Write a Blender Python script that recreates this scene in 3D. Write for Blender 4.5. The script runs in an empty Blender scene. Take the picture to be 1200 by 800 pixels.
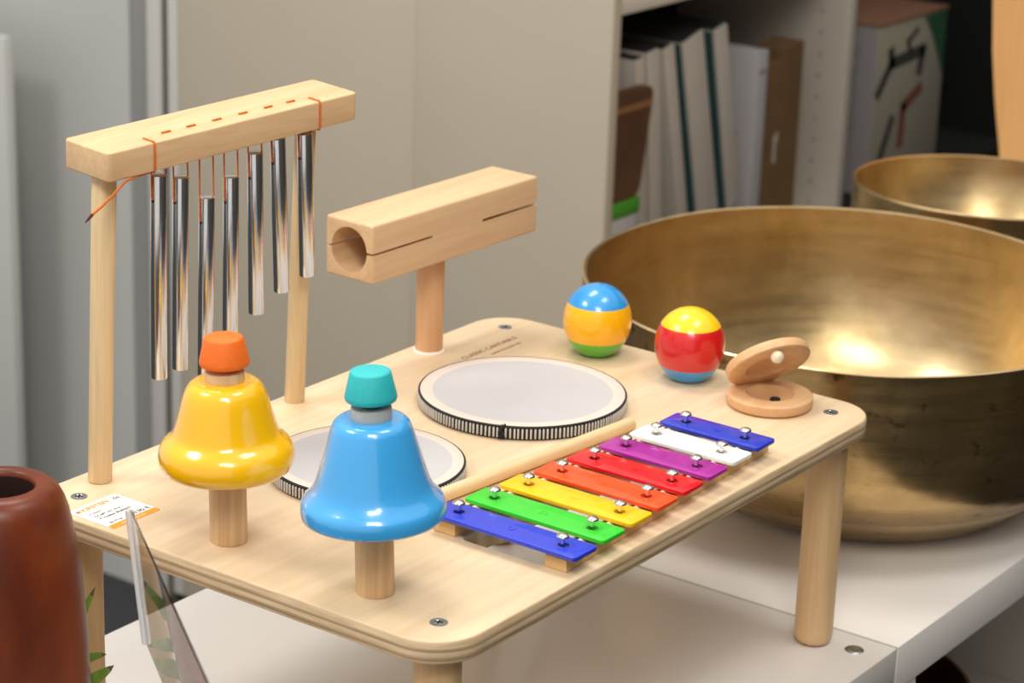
import bpy, bmesh, math, random
from mathutils import Vector, Matrix, Euler
random.seed(7)
C = bpy.context.scene.collection
R = math.radians
Z0 = 0.946            # height of the music table's top above the floor; everything below is laid out with that top at z = 0

def lin(c):
    c = c / 255.0
    return c / 12.92 if c <= 0.04045 else ((c + 0.055) / 1.055) ** 2.4
def col(r, g, b): return (lin(r), lin(g), lin(b), 1.0)

# ------------------------------------------------------------------ materials
def base_mat(name, rough=0.5, metal=0.0, color=(0.8, 0.8, 0.8, 1), spec=0.5, coat=0.0, coat_rough=0.05):
    m = bpy.data.materials.new(name); m.use_nodes = True
    b = m.node_tree.nodes['Principled BSDF']
    b.inputs['Base Color'].default_value = color
    b.inputs['Roughness'].default_value = rough
    b.inputs['Metallic'].default_value = metal
    b.inputs['Specular IOR Level'].default_value = spec
    b.inputs['Coat Weight'].default_value = coat
    b.inputs['Coat Roughness'].default_value = coat_rough
    return m, m.node_tree, b
def N(nt, kind, **kw):
    n = nt.nodes.new(kind)
    for k, v in kw.items():
        if k in n.inputs: n.inputs[k].default_value = v
        else: setattr(n, k, v)
    return n
def coords(nt, scale=(1, 1, 1), loc=(0, 0, 0), rot=(0, 0, 0)):
    t = N(nt, 'ShaderNodeTexCoord'); mp = N(nt, 'ShaderNodeMapping')
    mp.inputs['Scale'].default_value = scale; mp.inputs['Location'].default_value = loc; mp.inputs['Rotation'].default_value = rot
    nt.links.new(t.outputs['Object'], mp.inputs['Vector'])
    return mp.outputs['Vector']
def ramp(nt, stops, fac):
    r = N(nt, 'ShaderNodeValToRGB')
    e = r.color_ramp.elements
    while len(e) < len(stops): e.new(0.5)
    for q, (p, c) in zip(e, stops): q.position = p; q.color = c
    nt.links.new(fac, r.inputs['Fac'])
    return r.outputs['Color']
def bump(nt, b, fac, strength=0.1, dist=0.001):
    n = N(nt, 'ShaderNodeBump'); n.inputs['Strength'].default_value = strength; n.inputs['Distance'].default_value = dist
    nt.links.new(fac, n.inputs['Height']); nt.links.new(n.outputs['Normal'], b.inputs['Normal'])
def wood(name, light, dark, axis='x', freq=60, rough=0.45, contrast=(0.3, 0.72), loc=(0, 0, 0), coat=0.0):
    m, nt, b = base_mat(name, rough, coat=coat, coat_rough=0.25)
    s = {'x': (freq * .05, freq, freq), 'y': (freq, freq * .05, freq), 'z': (freq, freq, freq * .05)}[axis]
    v = coords(nt, s, loc)
    n1 = N(nt, 'ShaderNodeTexNoise', Scale=1.0, Detail=5.0, Roughness=0.6, Distortion=0.6); nt.links.new(v, n1.inputs['Vector'])
    c1 = ramp(nt, [(contrast[0], dark), (contrast[1], light)], n1.outputs['Fac'])
    v2 = coords(nt, tuple(q * 5 for q in s), loc)
    n2 = N(nt, 'ShaderNodeTexNoise', Scale=1.0, Detail=2.0); nt.links.new(v2, n2.inputs['Vector'])
    mx = N(nt, 'ShaderNodeMix', data_type='RGBA', blend_type='MULTIPLY'); mx.inputs[0].default_value = 0.22
    nt.links.new(c1, mx.inputs[6])
    c2 = ramp(nt, [(0.3, (0.62, 0.55, 0.45, 1)), (0.6, (1, 1, 1, 1))], n2.outputs['Fac'])
    nt.links.new(c2, mx.inputs[7]); nt.links.new(mx.outputs[2], b.inputs['Base Color'])
    bump(nt, b, n2.outputs['Fac'], 0.06, 0.0004)
    return m
def plain(name, c, rough=0.5, metal=0.0, var=0.06, scale=40, coat=0.0, spec=0.5, bumpy=0.0, coat_rough=0.05):
    m, nt, b = base_mat(name, rough, metal, c, spec, coat, coat_rough)
    v = coords(nt)
    n = N(nt, 'ShaderNodeTexNoise', Scale=float(scale), Detail=3.0); nt.links.new(v, n.inputs['Vector'])
    d = tuple(q * (1 - var) for q in c[:3]) + (1,); l = tuple(min(1, q * (1 + var * .5)) for q in c[:3]) + (1,)
    nt.links.new(ramp(nt, [(0.35, d), (0.65, l)], n.outputs['Fac']), b.inputs['Base Color'])
    if bumpy: bump(nt, b, n.outputs['Fac'], bumpy, 0.001)
    return m

M = {}
M['board'] = wood('birch_top', col(234, 210, 177), col(224, 196, 156), 'x', 26, 0.42, (0.32, 0.66), coat=0.12)
M['beech'] = wood('pale_beech', col(229, 196, 153), col(217, 179, 133), 'x', 60, 0.5)
M['dowel'] = wood('pale_dowel', col(232, 206, 164), col(216, 186, 138), 'z', 60, 0.5)
M['leg'] = wood('leg_pine', col(228, 194, 148), col(210, 170, 120), 'z', 45, 0.5)
M['post'] = wood('bell_post', col(228, 194, 150), col(196, 156, 114), 'z', 70, 0.55, (0.35, 0.62))
M['blockw'] = wood('block_wood', col(229, 194, 153), col(214, 174, 131), 'x', 34, 0.5)
M['blockpost'] = wood('reddish_post', col(224, 178, 134), col(210, 160, 116), 'z', 40, 0.5)
M['cast'] = wood('castanet_wood', col(226, 184, 138), col(214, 168, 121), 'x', 50, 0.5)
M['rail'] = wood('rail_pine', col(232, 196, 140), col(218, 178, 118), 'x', 60, 0.55)
M['soundboard'] = wood('tan_panel', col(222, 172, 110), col(214, 160, 98), 'z', 20, 0.5)

def ply():
    m, nt, b = base_mat('ply_edge', 0.6)
    t = N(nt, 'ShaderNodeTexCoord'); sx = N(nt, 'ShaderNodeSeparateXYZ'); nt.links.new(t.outputs['Object'], sx.inputs[0])
    mr = N(nt, 'ShaderNodeMapRange'); mr.inputs['From Min'].default_value = -0.0158; mr.inputs['From Max'].default_value = 0.0
    nt.links.new(sx.outputs['Z'], mr.inputs['Value'])
    ds = col(164, 136, 102); lt = col(228, 203, 166); md = col(202, 174, 136)
    r = ramp(nt, [(0.0, lt), (0.12, lt), (0.18, ds), (0.30, md), (0.36, lt), (0.5, lt), (0.55, ds), (0.66, md), (0.70, lt), (0.86, lt), (0.92, md), (1.0, lt)], mr.outputs[0])
    v = coords(nt, (30, 30, 500))
    n = N(nt, 'ShaderNodeTexNoise', Scale=1.0, Detail=4.0); nt.links.new(v, n.inputs['Vector'])
    mx = N(nt, 'ShaderNodeMix', data_type='RGBA', blend_type='MULTIPLY'); mx.inputs[0].default_value = 0.6
    nt.links.new(r, mx.inputs[6]); nt.links.new(ramp(nt, [(0.3, (0.6, 0.52, 0.42, 1)), (0.6, (1, 1, 1, 1))], n.outputs['Fac']), mx.inputs[7])
    nt.links.new(mx.outputs[2], b.inputs['Base Color'])
    return m
M['ply'] = ply()
def paint(name, c, rough=0.3, coat=0.6): return plain(name, c, rough, 0, 0.03, 30, coat, 0.5, 0.0, 0.06)
M['yellow'] = paint('yellow_enamel', col(252, 190, 4), 0.25, 1.0)
M['blue'] = paint('sky_blue_enamel', col(62, 168, 236), 0.25, 1.0)
M['orange'] = plain('orange_stain', col(244, 112, 22), 0.55, 0, 0.05, 300, bumpy=0.1)
M['teal'] = plain('teal_stain', col(42, 184, 188), 0.55, 0, 0.05, 300, bumpy=0.1)
M['grey_felt'] = plain('grey_felt', col(180, 182, 176), 0.9, 0, 0.06, 500)
M['ring_wood'] = wood('collar_wood', col(232, 202, 158), col(214, 180, 132), 'z', 80, 0.55)
M['dark_rubber'] = plain('dark_rubber', col(40, 46, 44), 0.6)
M['toy_blue'] = paint('toy_blue', col(40, 150, 222)); M['toy_yellow'] = paint('toy_yellow', col(253, 186, 8))
M['toy_green'] = paint('toy_green', col(94, 186, 40)); M['toy_red'] = paint('toy_red', col(206, 22, 26)); M['toy_lemon'] = paint('toy_lemon', col(252, 206, 6))
def barpaint(name, c): return plain(name, c, 0.32, 0, 0.05, 120, 0.3, 0.5, 0.04)
BARC = [('blue', (38, 62, 206)), ('green', (52, 206, 48)), ('yellow', (252, 198, 4)), ('orange', (248, 82, 22)),
        ('red', (226, 10, 28)), ('purple', (168, 34, 150)), ('white', (240, 240, 240)), ('blue', (32, 56, 190))]
M['chrome'] = plain('nickel_pin', (0.78, 0.76, 0.73, 1), 0.16, 1.0, 0.02)
M['zinc'] = plain('zinc_screw', (0.40, 0.44, 0.48, 1), 0.34, 1.0, 0.1, 200)
M['alu'] = plain('polished_tube', (0.74, 0.75, 0.77, 1), 0.20, 1.0, 0.03, 20)
M['cord'] = plain('orange_cord', col(214, 112, 40), 0.8, 0, 0.3, 900)
M['cord_end'] = plain('dark_cord_end', col(90, 46, 26), 0.9)
M['skin'] = plain('drum_skin', col(192, 190, 191), 0.5, 0, 0.03, 12)
M['skin_rim'] = plain('cream_rim', col(222, 206, 194), 0.5, 0, 0.03, 20)
M['black_tape'] = plain('black_band', col(26, 25, 24), 0.7)
M['lacing'] = plain('white_lacing', col(206, 202, 196), 0.7, 0, 0.06, 300)
M['print'] = plain('burnt_print', col(150, 92, 50), 0.7)
M['paper'] = plain('label_paper', col(250, 246, 244), 0.5, 0, 0.01)
M['label_orange'] = plain('label_orange', col(248, 160, 30), 0.5, 0, 0.02)
M['ink'] = plain('label_ink', col(120, 118, 122), 0.6); M['ink_dark'] = plain('label_ink_dark', col(90, 88, 92), 0.6)
M['bead'] = plain('ivory_bead', col(236, 222, 192), 0.3, 0, 0.02, 20, 0.4)
M['white_lam'] = plain('white_laminate', col(226, 221, 216), 0.28, 0, 0.02, 3, 0.3)
M['white_edge'] = plain('white_edge', col(206, 200, 190), 0.4, 0, 0.02, 3)
M['seam'] = plain('grey_edge_band', col(168, 170, 158), 0.6)
M['grey_wall'] = plain('light_grey_wall', col(186, 187, 184), 0.6, 0, 0.02, 4)
M['trim_light'] = plain('pale_strip', col(200, 198, 192), 0.5, 0, 0.02, 4)
M['trim_dark'] = plain('mid_grey_strip', col(140, 140, 138), 0.6, 0, 0.02, 4)
M['black'] = plain('black_and_shade', col(14, 15, 14), 0.8)  # black parts, and shade painted into gaps, shelf bay and folder tops
M['gap'] = plain('olive_gap_shade', col(74, 74, 64), 0.8)
M['beige'] = plain('beige_laminate', col(186, 176, 158), 0.5, 0, 0.02, 4)
M['shelf_white'] = plain('shelf_laminate', col(190, 182, 170), 0.5, 0, 0.02, 4)
M['carpet'] = plain('charcoal_carpet', col(52, 54, 57), 0.95, 0, 0.45, 260, bumpy=0.6)
M['dark_wall'] = plain('hall_wall', col(82, 78, 72), 0.9, 0, 0.1, 2)
M['binder'] = plain('white_cover', col(176, 168, 158), 0.6, 0, 0.04, 8)
M['binder_b'] = plain('lilac_white_cover', col(170, 166, 168), 0.6, 0, 0.04, 8)
M['binder_teal'] = plain('teal_cover', col(40, 78, 80), 0.6, 0, 0.04, 8)
M['card'] = plain('brown_card', col(108, 80, 48), 0.8, 0, 0.1, 20)
M['brownpack'] = plain('dark_brown_pack', col(84, 56, 34), 0.6, 0, 0.2, 12)
M['tanpack'] = plain('tan_band', col(132, 92, 56), 0.6)
M['green'] = plain('green_carton', col(64, 140, 32), 0.6)
M['boxtop'] = plain('kraft_top', col(128, 90, 66), 0.8, 0, 0.1, 20)
M['boxface'] = plain('printed_box', col(152, 147, 132), 0.5, 0, 0.04, 8)
M['boxside'] = plain('lilac_box_side', col(154, 149, 152), 0.5, 0, 0.03, 8)
M['box_green'] = plain('box_green_print', col(34, 84, 56), 0.5, 0, 0.2, 20)
M['box_black'] = plain('box_dark_print', col(58, 60, 58), 0.6); M['box_red'] = plain('box_rust_print', col(120, 70, 54), 0.6)
M['box_grey'] = plain('box_grey_print', col(140, 140, 142), 0.6)
M['leaf'] = None

def leafmat():
    m, nt, b = base_mat('aloe_leaf', 0.4)
    v = coords(nt, (1, 1, 1))
    n = N(nt, 'ShaderNodeTexNoise', Scale=60.0, Detail=3.0); nt.links.new(v, n.inputs['Vector'])
    nt.links.new(ramp(nt, [(0.3, col(124, 170, 62)), (0.7, col(176, 210, 104))], n.outputs['Fac']), b.inputs['Base Color'])
    return m
M['leaf'] = leafmat()
M['leaf_tip'] = plain('dry_leaf_tip', col(130, 116, 84), 0.6)
M['pot'] = plain('grey_pot', col(120, 116, 110), 0.7)

def redwood():
    m, nt, b = base_mat('red_brown_turned_wood', 0.36, spec=0.35)
    v = coords(nt, (8, 8, 3))
    n = N(nt, 'ShaderNodeTexNoise', Scale=2.2, Detail=4.0, Distortion=0.8); nt.links.new(v, n.inputs['Vector'])
    v2 = coords(nt, (90, 90, 8)); n2 = N(nt, 'ShaderNodeTexNoise', Scale=1.0, Detail=3.0); nt.links.new(v2, n2.inputs['Vector'])
    c = ramp(nt, [(0.32, col(84, 32, 13)), (0.5, col(110, 46, 17)), (0.7, col(132, 60, 23))], n.outputs['Fac'])
    mx = N(nt, 'ShaderNodeMix', data_type='RGBA', blend_type='MULTIPLY'); mx.inputs[0].default_value = 0.5
    nt.links.new(c, mx.inputs[6]); nt.links.new(ramp(nt, [(0.3, (0.85, 0.78, 0.75, 1)), (0.6, (1, 1, 1, 1))], n2.outputs['Fac']), mx.inputs[7])
    nt.links.new(mx.outputs[2], b.inputs['Base Color'])
    return m
M['redwood'] = redwood()

def bronze(name, a, bcol, rough, bumps=0.25, vs=14, specks=False):
    m, nt, b = base_mat(name, rough, 1.0)
    v = coords(nt, (1, 1, 1))
    n = N(nt, 'ShaderNodeTexNoise', Scale=9.0, Detail=5.0, Roughness=0.65, Distortion=0.5); nt.links.new(v, n.inputs['Vector'])
    nt.links.new(ramp(nt, [(0.3, a), (0.68, bcol)], n.outputs['Fac']), b.inputs['Base Color'])
    if specks:
        n5 = N(nt, 'ShaderNodeTexNoise', Scale=55.0, Detail=2.0); nt.links.new(v, n5.inputs['Vector'])
        mx = N(nt, 'ShaderNodeMix', data_type='RGBA', blend_type='MULTIPLY'); mx.inputs[0].default_value = 0.75
        nt.links.new(b.inputs['Base Color'].links[0].from_socket, mx.inputs[6])
        nt.links.new(ramp(nt, [(0.27, (0.25, 0.22, 0.2, 1)), (0.36, (1, 1, 1, 1))], n5.outputs['Fac']), mx.inputs[7])
        nt.links.new(mx.outputs[2], b.inputs['Base Color'])
    v2 = coords(nt, (1, 1, 1))
    n3 = N(nt, 'ShaderNodeTexNoise', Scale=float(vs), Detail=2.0, Roughness=0.5); nt.links.new(v2, n3.inputs['Vector'])
    bump(nt, b, n3.outputs['Fac'], bumps, 0.01)
    v3 = coords(nt, (4, 4, 60))
    n4 = N(nt, 'ShaderNodeTexNoise', Scale=2.0, Detail=2.0); nt.links.new(v3, n4.inputs['Vector'])
    mr = N(nt, 'ShaderNodeMapRange'); mr.inputs['To Min'].default_value = rough - 0.06; mr.inputs['To Max'].default_value = rough + 0.12
    nt.links.new(n4.outputs['Fac'], mr.inputs['Value']); nt.links.new(mr.outputs[0], b.inputs['Roughness'])
    return m
M['bronze_out'] = bronze('patinated_bronze', (0.38, 0.25, 0.105, 1), (0.64, 0.44, 0.20, 1), 0.25, 0.3, 16, True)
M['bronze_in'] = bronze('brushed_bronze', (0.48, 0.335, 0.155, 1), (0.72, 0.55, 0.31, 1), 0.28, 0.12)
M['bronze_rim'] = bronze('worn_bronze_rim', (0.60, 0.42, 0.20, 1), (0.80, 0.62, 0.38, 1), 0.3, 0.1, 40)
M['copper'] = bronze('dark_copper', (0.22, 0.12, 0.06, 1), (0.40, 0.22, 0.12, 1), 0.4, 0.2)

def acrylic(name, rough, c):
    m, nt, b = base_mat(name, rough, 0.0, c)
    b.inputs['Transmission Weight'].default_value = 1.0; b.inputs['IOR'].default_value = 1.45
    n = N(nt, 'ShaderNodeTexNoise', Scale=300.0); v = coords(nt); nt.links.new(v, n.inputs['Vector'])
    bump(nt, b, n.outputs['Fac'], 0.01, 0.0001)
    return m
M['acrylic'] = acrylic('clear_acrylic', 0.0, (0.97, 0.96, 0.96, 1))
M['acrylic_edge'] = acrylic('polished_acrylic_edge', 0.35, (0.93, 0.94, 0.95, 1))
M['acrylic_edge'].node_tree.nodes['Principled BSDF'].inputs['Transmission Weight'].default_value = 0.6

# ------------------------------------------------------------------ mesh helpers (all in scene coordinates)
def lathe(prof, seg=64, center=(0, 0, 0), cap0=True, cap1=True, bm=None):
    bm = bm or bmesh.new(); rings = []
    cx, cy, cz = center
    for r, z in prof:
        if r < 1e-6: rings.append([bm.verts.new((cx, cy, cz + z))])
        else: rings.append([bm.verts.new((cx + r * math.cos(2 * math.pi * i / seg), cy + r * math.sin(2 * math.pi * i / seg), cz + z)) for i in range(seg)])
    for a, b in zip(rings, rings[1:]):
        for i in range(seg):
            j = (i + 1) % seg
            if len(a) == 1 and len(b) == 1: continue
            if len(a) == 1: bm.faces.new((a[0], b[j], b[i]))
            elif len(b) == 1: bm.faces.new((a[i], a[j], b[0]))
            else: bm.faces.new((a[i], a[j], b[j], b[i]))
    if cap0 and len(rings[0]) > 1: bm.faces.new(list(reversed(rings[0])))
    if cap1 and len(rings[-1]) > 1: bm.faces.new(rings[-1])
    return bm
def rcyl(r, z0, z1, bev=0.001, seg=48, center=(0, 0, 0), bm=None):
    k = 0.293 * bev
    return lathe([(r - bev, z0), (r - k, z0 + k), (r, z0 + bev), (r, z1 - bev), (r - k, z1 - k), (r - bev, z1)], seg, center, bm=bm)
def box(x0, x1, y0, y1, z0, z1, bev=0.0, segs=2, bm=None):
    t = bmesh.new()
    bmesh.ops.create_cube(t, size=1.0, matrix=Matrix.Translation(((x0 + x1) / 2, (y0 + y1) / 2, (z0 + z1) / 2)) @ Matrix.Diagonal((x1 - x0, y1 - y0, z1 - z0, 1)))
    if bev: bmesh.ops.bevel(t, geom=list(t.edges), offset=bev, segments=segs, affect='EDGES', profile=0.5)
    if bm is None: return t
    merge(bm, t); return bm
def merge(bm, other, mat_index=None):
    me = bpy.data.meshes.new('tmp')
    if mat_index is not None:
        for f in other.faces: f.material_index = mat_index
    other.to_mesh(me); other.free(); bm.from_mesh(me); bpy.data.meshes.remove(me)
def rounded_prism(pts, z0, z1, bev=0.0, segs=3):
    bm = bmesh.new()
    f = bm.faces.new([bm.verts.new((x, y, z0)) for x, y in pts])
    f.normal_update()
    if f.normal.z > 0: f.normal_flip()
    g = bmesh.ops.extrude_face_region(bm, geom=[f])
    bmesh.ops.translate(bm, verts=[v for v in g['geom'] if isinstance(v, bmesh.types.BMVert)], vec=(0, 0, z1 - z0))
    bmesh.ops.recalc_face_normals(bm, faces=bm.faces)
    if bev:
        ed = [e for e in bm.edges if abs(e.verts[0].co.z - e.verts[1].co.z) < 1e-7]
        bmesh.ops.bevel(bm, geom=ed, offset=bev, segments=segs, affect='EDGES', profile=0.5)
    return bm
def rrect(x0, x1, y0, y1, r, n=8):
    out = []
    for cx, cy, a in ((x1 - r, y1 - r, 0), (x0 + r, y1 - r, 90), (x0 + r, y0 + r, 180), (x1 - r, y0 + r, 270)):
        for i in range(n + 1):
            t = R(a + 90 * i / n); out.append((cx + r * math.cos(t), cy + r * math.sin(t)))
    return out
def round_poly(pts, r, n=5):
    out = []; k = len(pts)
    for i in range(k):
        p0, p, p1 = (Vector(pts[i - 1]), Vector(pts[i]), Vector(pts[(i + 1) % k]))
        a = (p0 - p).normalized(); b = (p1 - p).normalized()
        for j in range(n + 1):
            t = j / n; q = (p + a * r) * (1 - t) ** 2 + p * 2 * t * (1 - t) + (p + b * r) * t ** 2
            out.append((q.x, q.y))
    return out
def sweep(pts, rad, seg=8, bm=None):
    bm = bm or bmesh.new(); pts = [Vector(p) for p in pts]; rings = []
    rads = rad if isinstance(rad, (list, tuple)) else [rad] * len(pts)
    t0 = (pts[1] - pts[0]).normalized(); up = Vector((0, 0, 1)) if abs(t0.z) < 0.9 else Vector((1, 0, 0))
    nrm = t0.cross(up).normalized()
    for i, p in enumerate(pts):
        t = ((pts[min(i + 1, len(pts) - 1)] - pts[max(i - 1, 0)])).normalized()
        nrm = (nrm - t * nrm.dot(t)).normalized(); bn = t.cross(nrm)
        rings.append([bm.verts.new(p + (nrm * math.cos(2 * math.pi * k / seg) + bn * math.sin(2 * math.pi * k / seg)) * rads[i]) for k in range(seg)])
    for a, b in zip(rings, rings[1:]):
        for k in range(seg): bm.faces.new((a[k], a[(k + 1) % seg], b[(k + 1) % seg], b[k]))
    bm.faces.new(list(reversed(rings[0]))); bm.faces.new(rings[-1])
    return bm
def xf(bm, mat): bmesh.ops.transform(bm, matrix=mat, verts=bm.verts); return bm
def to_mesh(bm, name, mats, angle=40):
    bmesh.ops.recalc_face_normals(bm, faces=bm.faces)
    me = bpy.data.meshes.new(name); bm.to_mesh(me); bm.free()
    for m in (mats if isinstance(mats, (list, tuple)) else [mats]): me.materials.append(m)
    for p in me.polygons: p.use_smooth = True
    me.set_sharp_from_angle(angle=R(angle))
    return me
BASE = {}
def obj(name, bm, mats, parent=None, base=None, angle=40, label=None):
    me = to_mesh(bm, name, mats, angle)
    o = bpy.data.objects.new(name, me); C.objects.link(o)
    b = Vector(base) if base is not None else (BASE[parent.name] if parent else Vector((0, 0, 0)))
    me.transform(Matrix.Translation(-b))
    BASE[o.name] = b
    if parent: o.parent = parent
    else: o.location = b
    if label: o['label'] = label
    return o
def thing(name, base, label, cat, group=None):
    o = bpy.data.objects.new(name, None); C.objects.link(o); o.empty_display_size = 0.02
    o.location = base; BASE[o.name] = Vector(base)
    return tag(o, label, cat, group)
def tag(o, label, cat, group=None):
    o['label'] = label; o['category'] = cat
    if group: o['group'] = group
    return o
def struct(name, bm, m): o = obj(name, bm, m); o['kind'] = 'structure'; return o
def cut(o, cutters):
    ms = []
    for i, bm in enumerate(cutters):
        bmesh.ops.recalc_face_normals(bm, faces=bm.faces)
        me = bpy.data.meshes.new('cut'); bm.to_mesh(me); bm.free()
        c = bpy.data.objects.new('cut', me); C.objects.link(c)
        if o.parent: c.location = -BASE[o.name]
        else: c.location = (0, 0, 0)
        if o.parent: c.parent = o.parent; 
        m = o.modifiers.new('b', 'BOOLEAN'); m.operation = 'DIFFERENCE'; m.object = c; m.solver = 'EXACT'
        ms.append((c, me))
    bpy.context.view_layer.update()
    dg = bpy.context.evaluated_depsgraph_get()
    new = bpy.data.meshes.new_from_object(o.evaluated_get(dg))
    old = o.data; o.modifiers.clear(); o.data = new; bpy.data.meshes.remove(old)
    for c, me in ms: bpy.data.objects.remove(c); bpy.data.meshes.remove(me)
    for p in new.polygons: p.use_smooth = True
    new.set_sharp_from_angle(angle=R(35))
def text_bm(s, size, mat, extrude=0.0, align='LEFT', xscale=1.0, offset=0.0):
    cu = bpy.data.curves.new('t', 'FONT'); cu.body = s; cu.size = size; cu.extrude = extrude; cu.align_x = align; cu.offset = offset
    o = bpy.data.objects.new('t', cu); C.objects.link(o); bpy.context.view_layer.update()
    me = bpy.data.meshes.new_from_object(o.evaluated_get(bpy.context.evaluated_depsgraph_get()))
    bm = bmesh.new(); bm.from_mesh(me); bpy.data.objects.remove(o); bpy.data.curves.remove(cu); bpy.data.meshes.remove(me)
    xf(bm, mat @ Matrix.Diagonal((xscale, 1, 1, 1)))
    return bm

# ------------------------------------------------------------------ the setting
fl = struct('floor', box(-4.2, 4.2, -4.2, 4.2, -0.966, -0.946), M['carpet'])
struct('wall_back', box(1.16, 1.20, 1.499, 3.6, -0.946, 1.6), M['grey_wall'])
struct('trim_1', box(1.164, 1.20, 1.4665, 1.499, -0.946, 1.6), M['trim_dark'])
struct('recess_shade', box(1.162, 1.20, 1.4557, 1.4663, -0.946, 1.6), M['black'])  # black strip filling the recess, painted in place of its shade
struct('trim_3', box(1.15, 1.19, 1.427, 1.4555, -0.946, 1.6, 0.003), M['trim_light'])
struct('gap_shade', box(1.156, 1.20, 1.4132, 1.4268, -0.946, 1.6), M['gap'])  # olive strip painting the shade in the gap beside the cabinet door
struct('wall_far', box(2.9, 2.95, -4.2, 3.6, -0.946, 2.2), M['dark_wall'])
struct('blocker_front', box(-2.6, 2.9, -3.05, -3.0, -0.946, 2.2), M['dark_wall'])  # unseen dark wall added to keep light from that side low

# grey panel leaning by the wall, far left
t = thing('leaning_screen', (1.05, 1.9, -0.946), 'low pale grey panel standing before the grey wall at the far left edge', 'panel')
obj('panel_board', xf(box(1.04, 1.058, 1.63, 2.2, -0.93, -0.083, 0.003), Matrix.Identity(4)), M['grey_wall'], t)
obj('foot_rail', box(1.03, 1.068, 1.66, 2.17, -0.946, -0.93, 0.002), M['trim_dark'], t)

# beige cabinet behind the shelf unit (its side faces us)
t = thing('storage_cabinet', (1.45, 1.18, -0.946), 'beige cabinet side panel left of the shelf unit, behind the chimes and wood block', 'cabinet')
obj('side_panel', box(1.15, 1.168, 0.9635, 1.391, -0.93, 1.25, 0.0003), M['beige'], t)
obj('carcass', box(1.17, 1.66, 0.97, 1.389, -0.946, 1.25), M['shelf_white'], t)
obj('door', box(1.15, 1.66, 1.393, 1.413, -0.93, 1.25, 0.002), M['trim_light'], t)

# open shelf unit with two bays
t = thing('shelf_unit', (1.75, 0.81, -0.946), 'open laminate shelf unit holding the row of white folders', 'shelf')
obj('side_panel', box(1.15, 1.168, 0.654, 0.963, -0.946, 1.25, 0.0003), M['beige'], t)
sp = obj('side_panel', box(1.772, 1.79, 0.654, 0.95, -0.946, 1.25, 0.0008), M['shelf_white'], t)
pins = bmesh.new()
for k in range(18):
    for y in (0.70, 0.90):
        merge(pins, xf(lathe([(0.0032, 0), (0.0032, 0.0004)], 12), Matrix.Translation((1.7716, y, -0.30 + 0.032 * k)) @ Matrix.Rotation(R(90), 4, 'Y')))
obj('pin_hole_pattern', pins, M['box_grey'], sp)['kind'] = 'stuff'
obj('side_panel', box(2.39, 2.408, 0.654, 0.95, -0.946, 1.25, 0.0008), M['black'], t)  # side, back and board near-black: the bay's dim interior put into colour
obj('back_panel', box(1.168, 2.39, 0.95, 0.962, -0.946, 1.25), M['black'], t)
for z in (-0.63, -0.31, 0.07):
    obj('shelf_board', box(1.168, 1.772, 0.656, 0.95, z - (0.018 if z < 0 else 0), z + (0.0 if z < 0 else 0.018), 0.0006), M['shelf_white'], t)
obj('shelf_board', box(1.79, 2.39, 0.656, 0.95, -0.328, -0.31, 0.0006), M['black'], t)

def folder(x0, th, lean, h, d, cover, spine, label, y0=0.6740):
    t = thing('ring_binder', (x0, y0, -0.31), label, 'binder', 'white folders leaning on the shelf')
    m = Matrix.Translation((x0, 0, -0.31)) @ Matrix.Rotation(-R(lean), 4, 'Y')
    zo = math.sin(R(lean)) * 0
    obj('cover', xf(box(0, th, y0 + 0.004, y0 + d, 0, h, 0.002), m), M['binder'], t)
    if cover is M['binder_teal']: obj('side_sheet', xf(box(-0.0006, 0, y0 + 0.004, y0 + d - .002, 0.001, h - 0.001), m), cover, t)
    obj('spine', xf(box(0.001, th - 0.001, y0, y0 + 0.004, 0.001, h - 0.001, 0.001), m), spine, t)
    obj('shade_top', xf(box(0.0015, th - 0.0015, y0 + 0.0045, y0 + d - 0.002, h - 0.001, h + 0.0004), m), M['black'], t)  # black sheet standing in for the shaded inside of the folder
    obj('label_holder', xf(box(th * .25, th * .75, y0 - 0.0006, y0, h * .12, h * .2, 0), m), M['box_grey'], t)
folder(1.266, 0.024, 5.5, 0.311, 0.22, M['binder'], M['binder'], 'leftmost white folder, behind the dark brown pack on the shelf')
folder(1.301, 0.031, 6.9, 0.317, 0.22, M['binder'], M['binder'], 'second white folder from the left on the shelf')
folder(1.3765, 0.028, 13.5, 0.322, 0.22, M['binder'], M['binder'], 'thin white folder just left of the first dark teal gap')
folder(1.4300, 0.052, 14.5, 0.325, 0.22, M['binder_teal'], M['binder'], 'thick white folder between the two dark teal gaps')
folder(1.5070, 0.034, 14.0, 0.330, 0.22, M['binder_teal'], M['binder'], 'tallest white folder, right of the second dark teal gap')
t = thing('magazine_box', (1.53, 0.68, -0.31), 'white file box with small dark marks beside the brown cardboard', 'file box')
obj('case', box(1.548, 1.578, 0.674, 0.90, -0.3099, -0.036, 0.002), M['binder_b'], t)
for q in ((1.553, 1.573, 0.6732, 0.674, -0.068, -0.062), (1.5475, 1.548, 0.70, 0.72, -0.160, -0.153), (1.5475, 1.548, 0.72, 0.73, -0.098, -0.09)):
    obj('printed_mark', box(*q), M['box_grey'], t)
t = thing('cardboard_file', (1.62, 0.68, -0.31), 'brown cardboard carton with a stepped top at the end of the folder row', 'carton')
pl = [(1.582, -0.3099), (1.676, -0.3099), (1.676, -0.038), (1.625, -0.044), (1.625, -0.060), (1.582, -0.062)]
bmc = bmesh.new(); f = bmc.faces.new([bmc.verts.new((x, 0.674, z)) for x, z in pl]); g = bmesh.ops.extrude_face_region(bmc, geom=[f])
bmesh.ops.translate(bmc, verts=[v for v in g['geom'] if isinstance(v, bmesh.types.BMVert)], vec=(0, 0.05, 0))
obj('case', bmc, M['card'], t)
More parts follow.
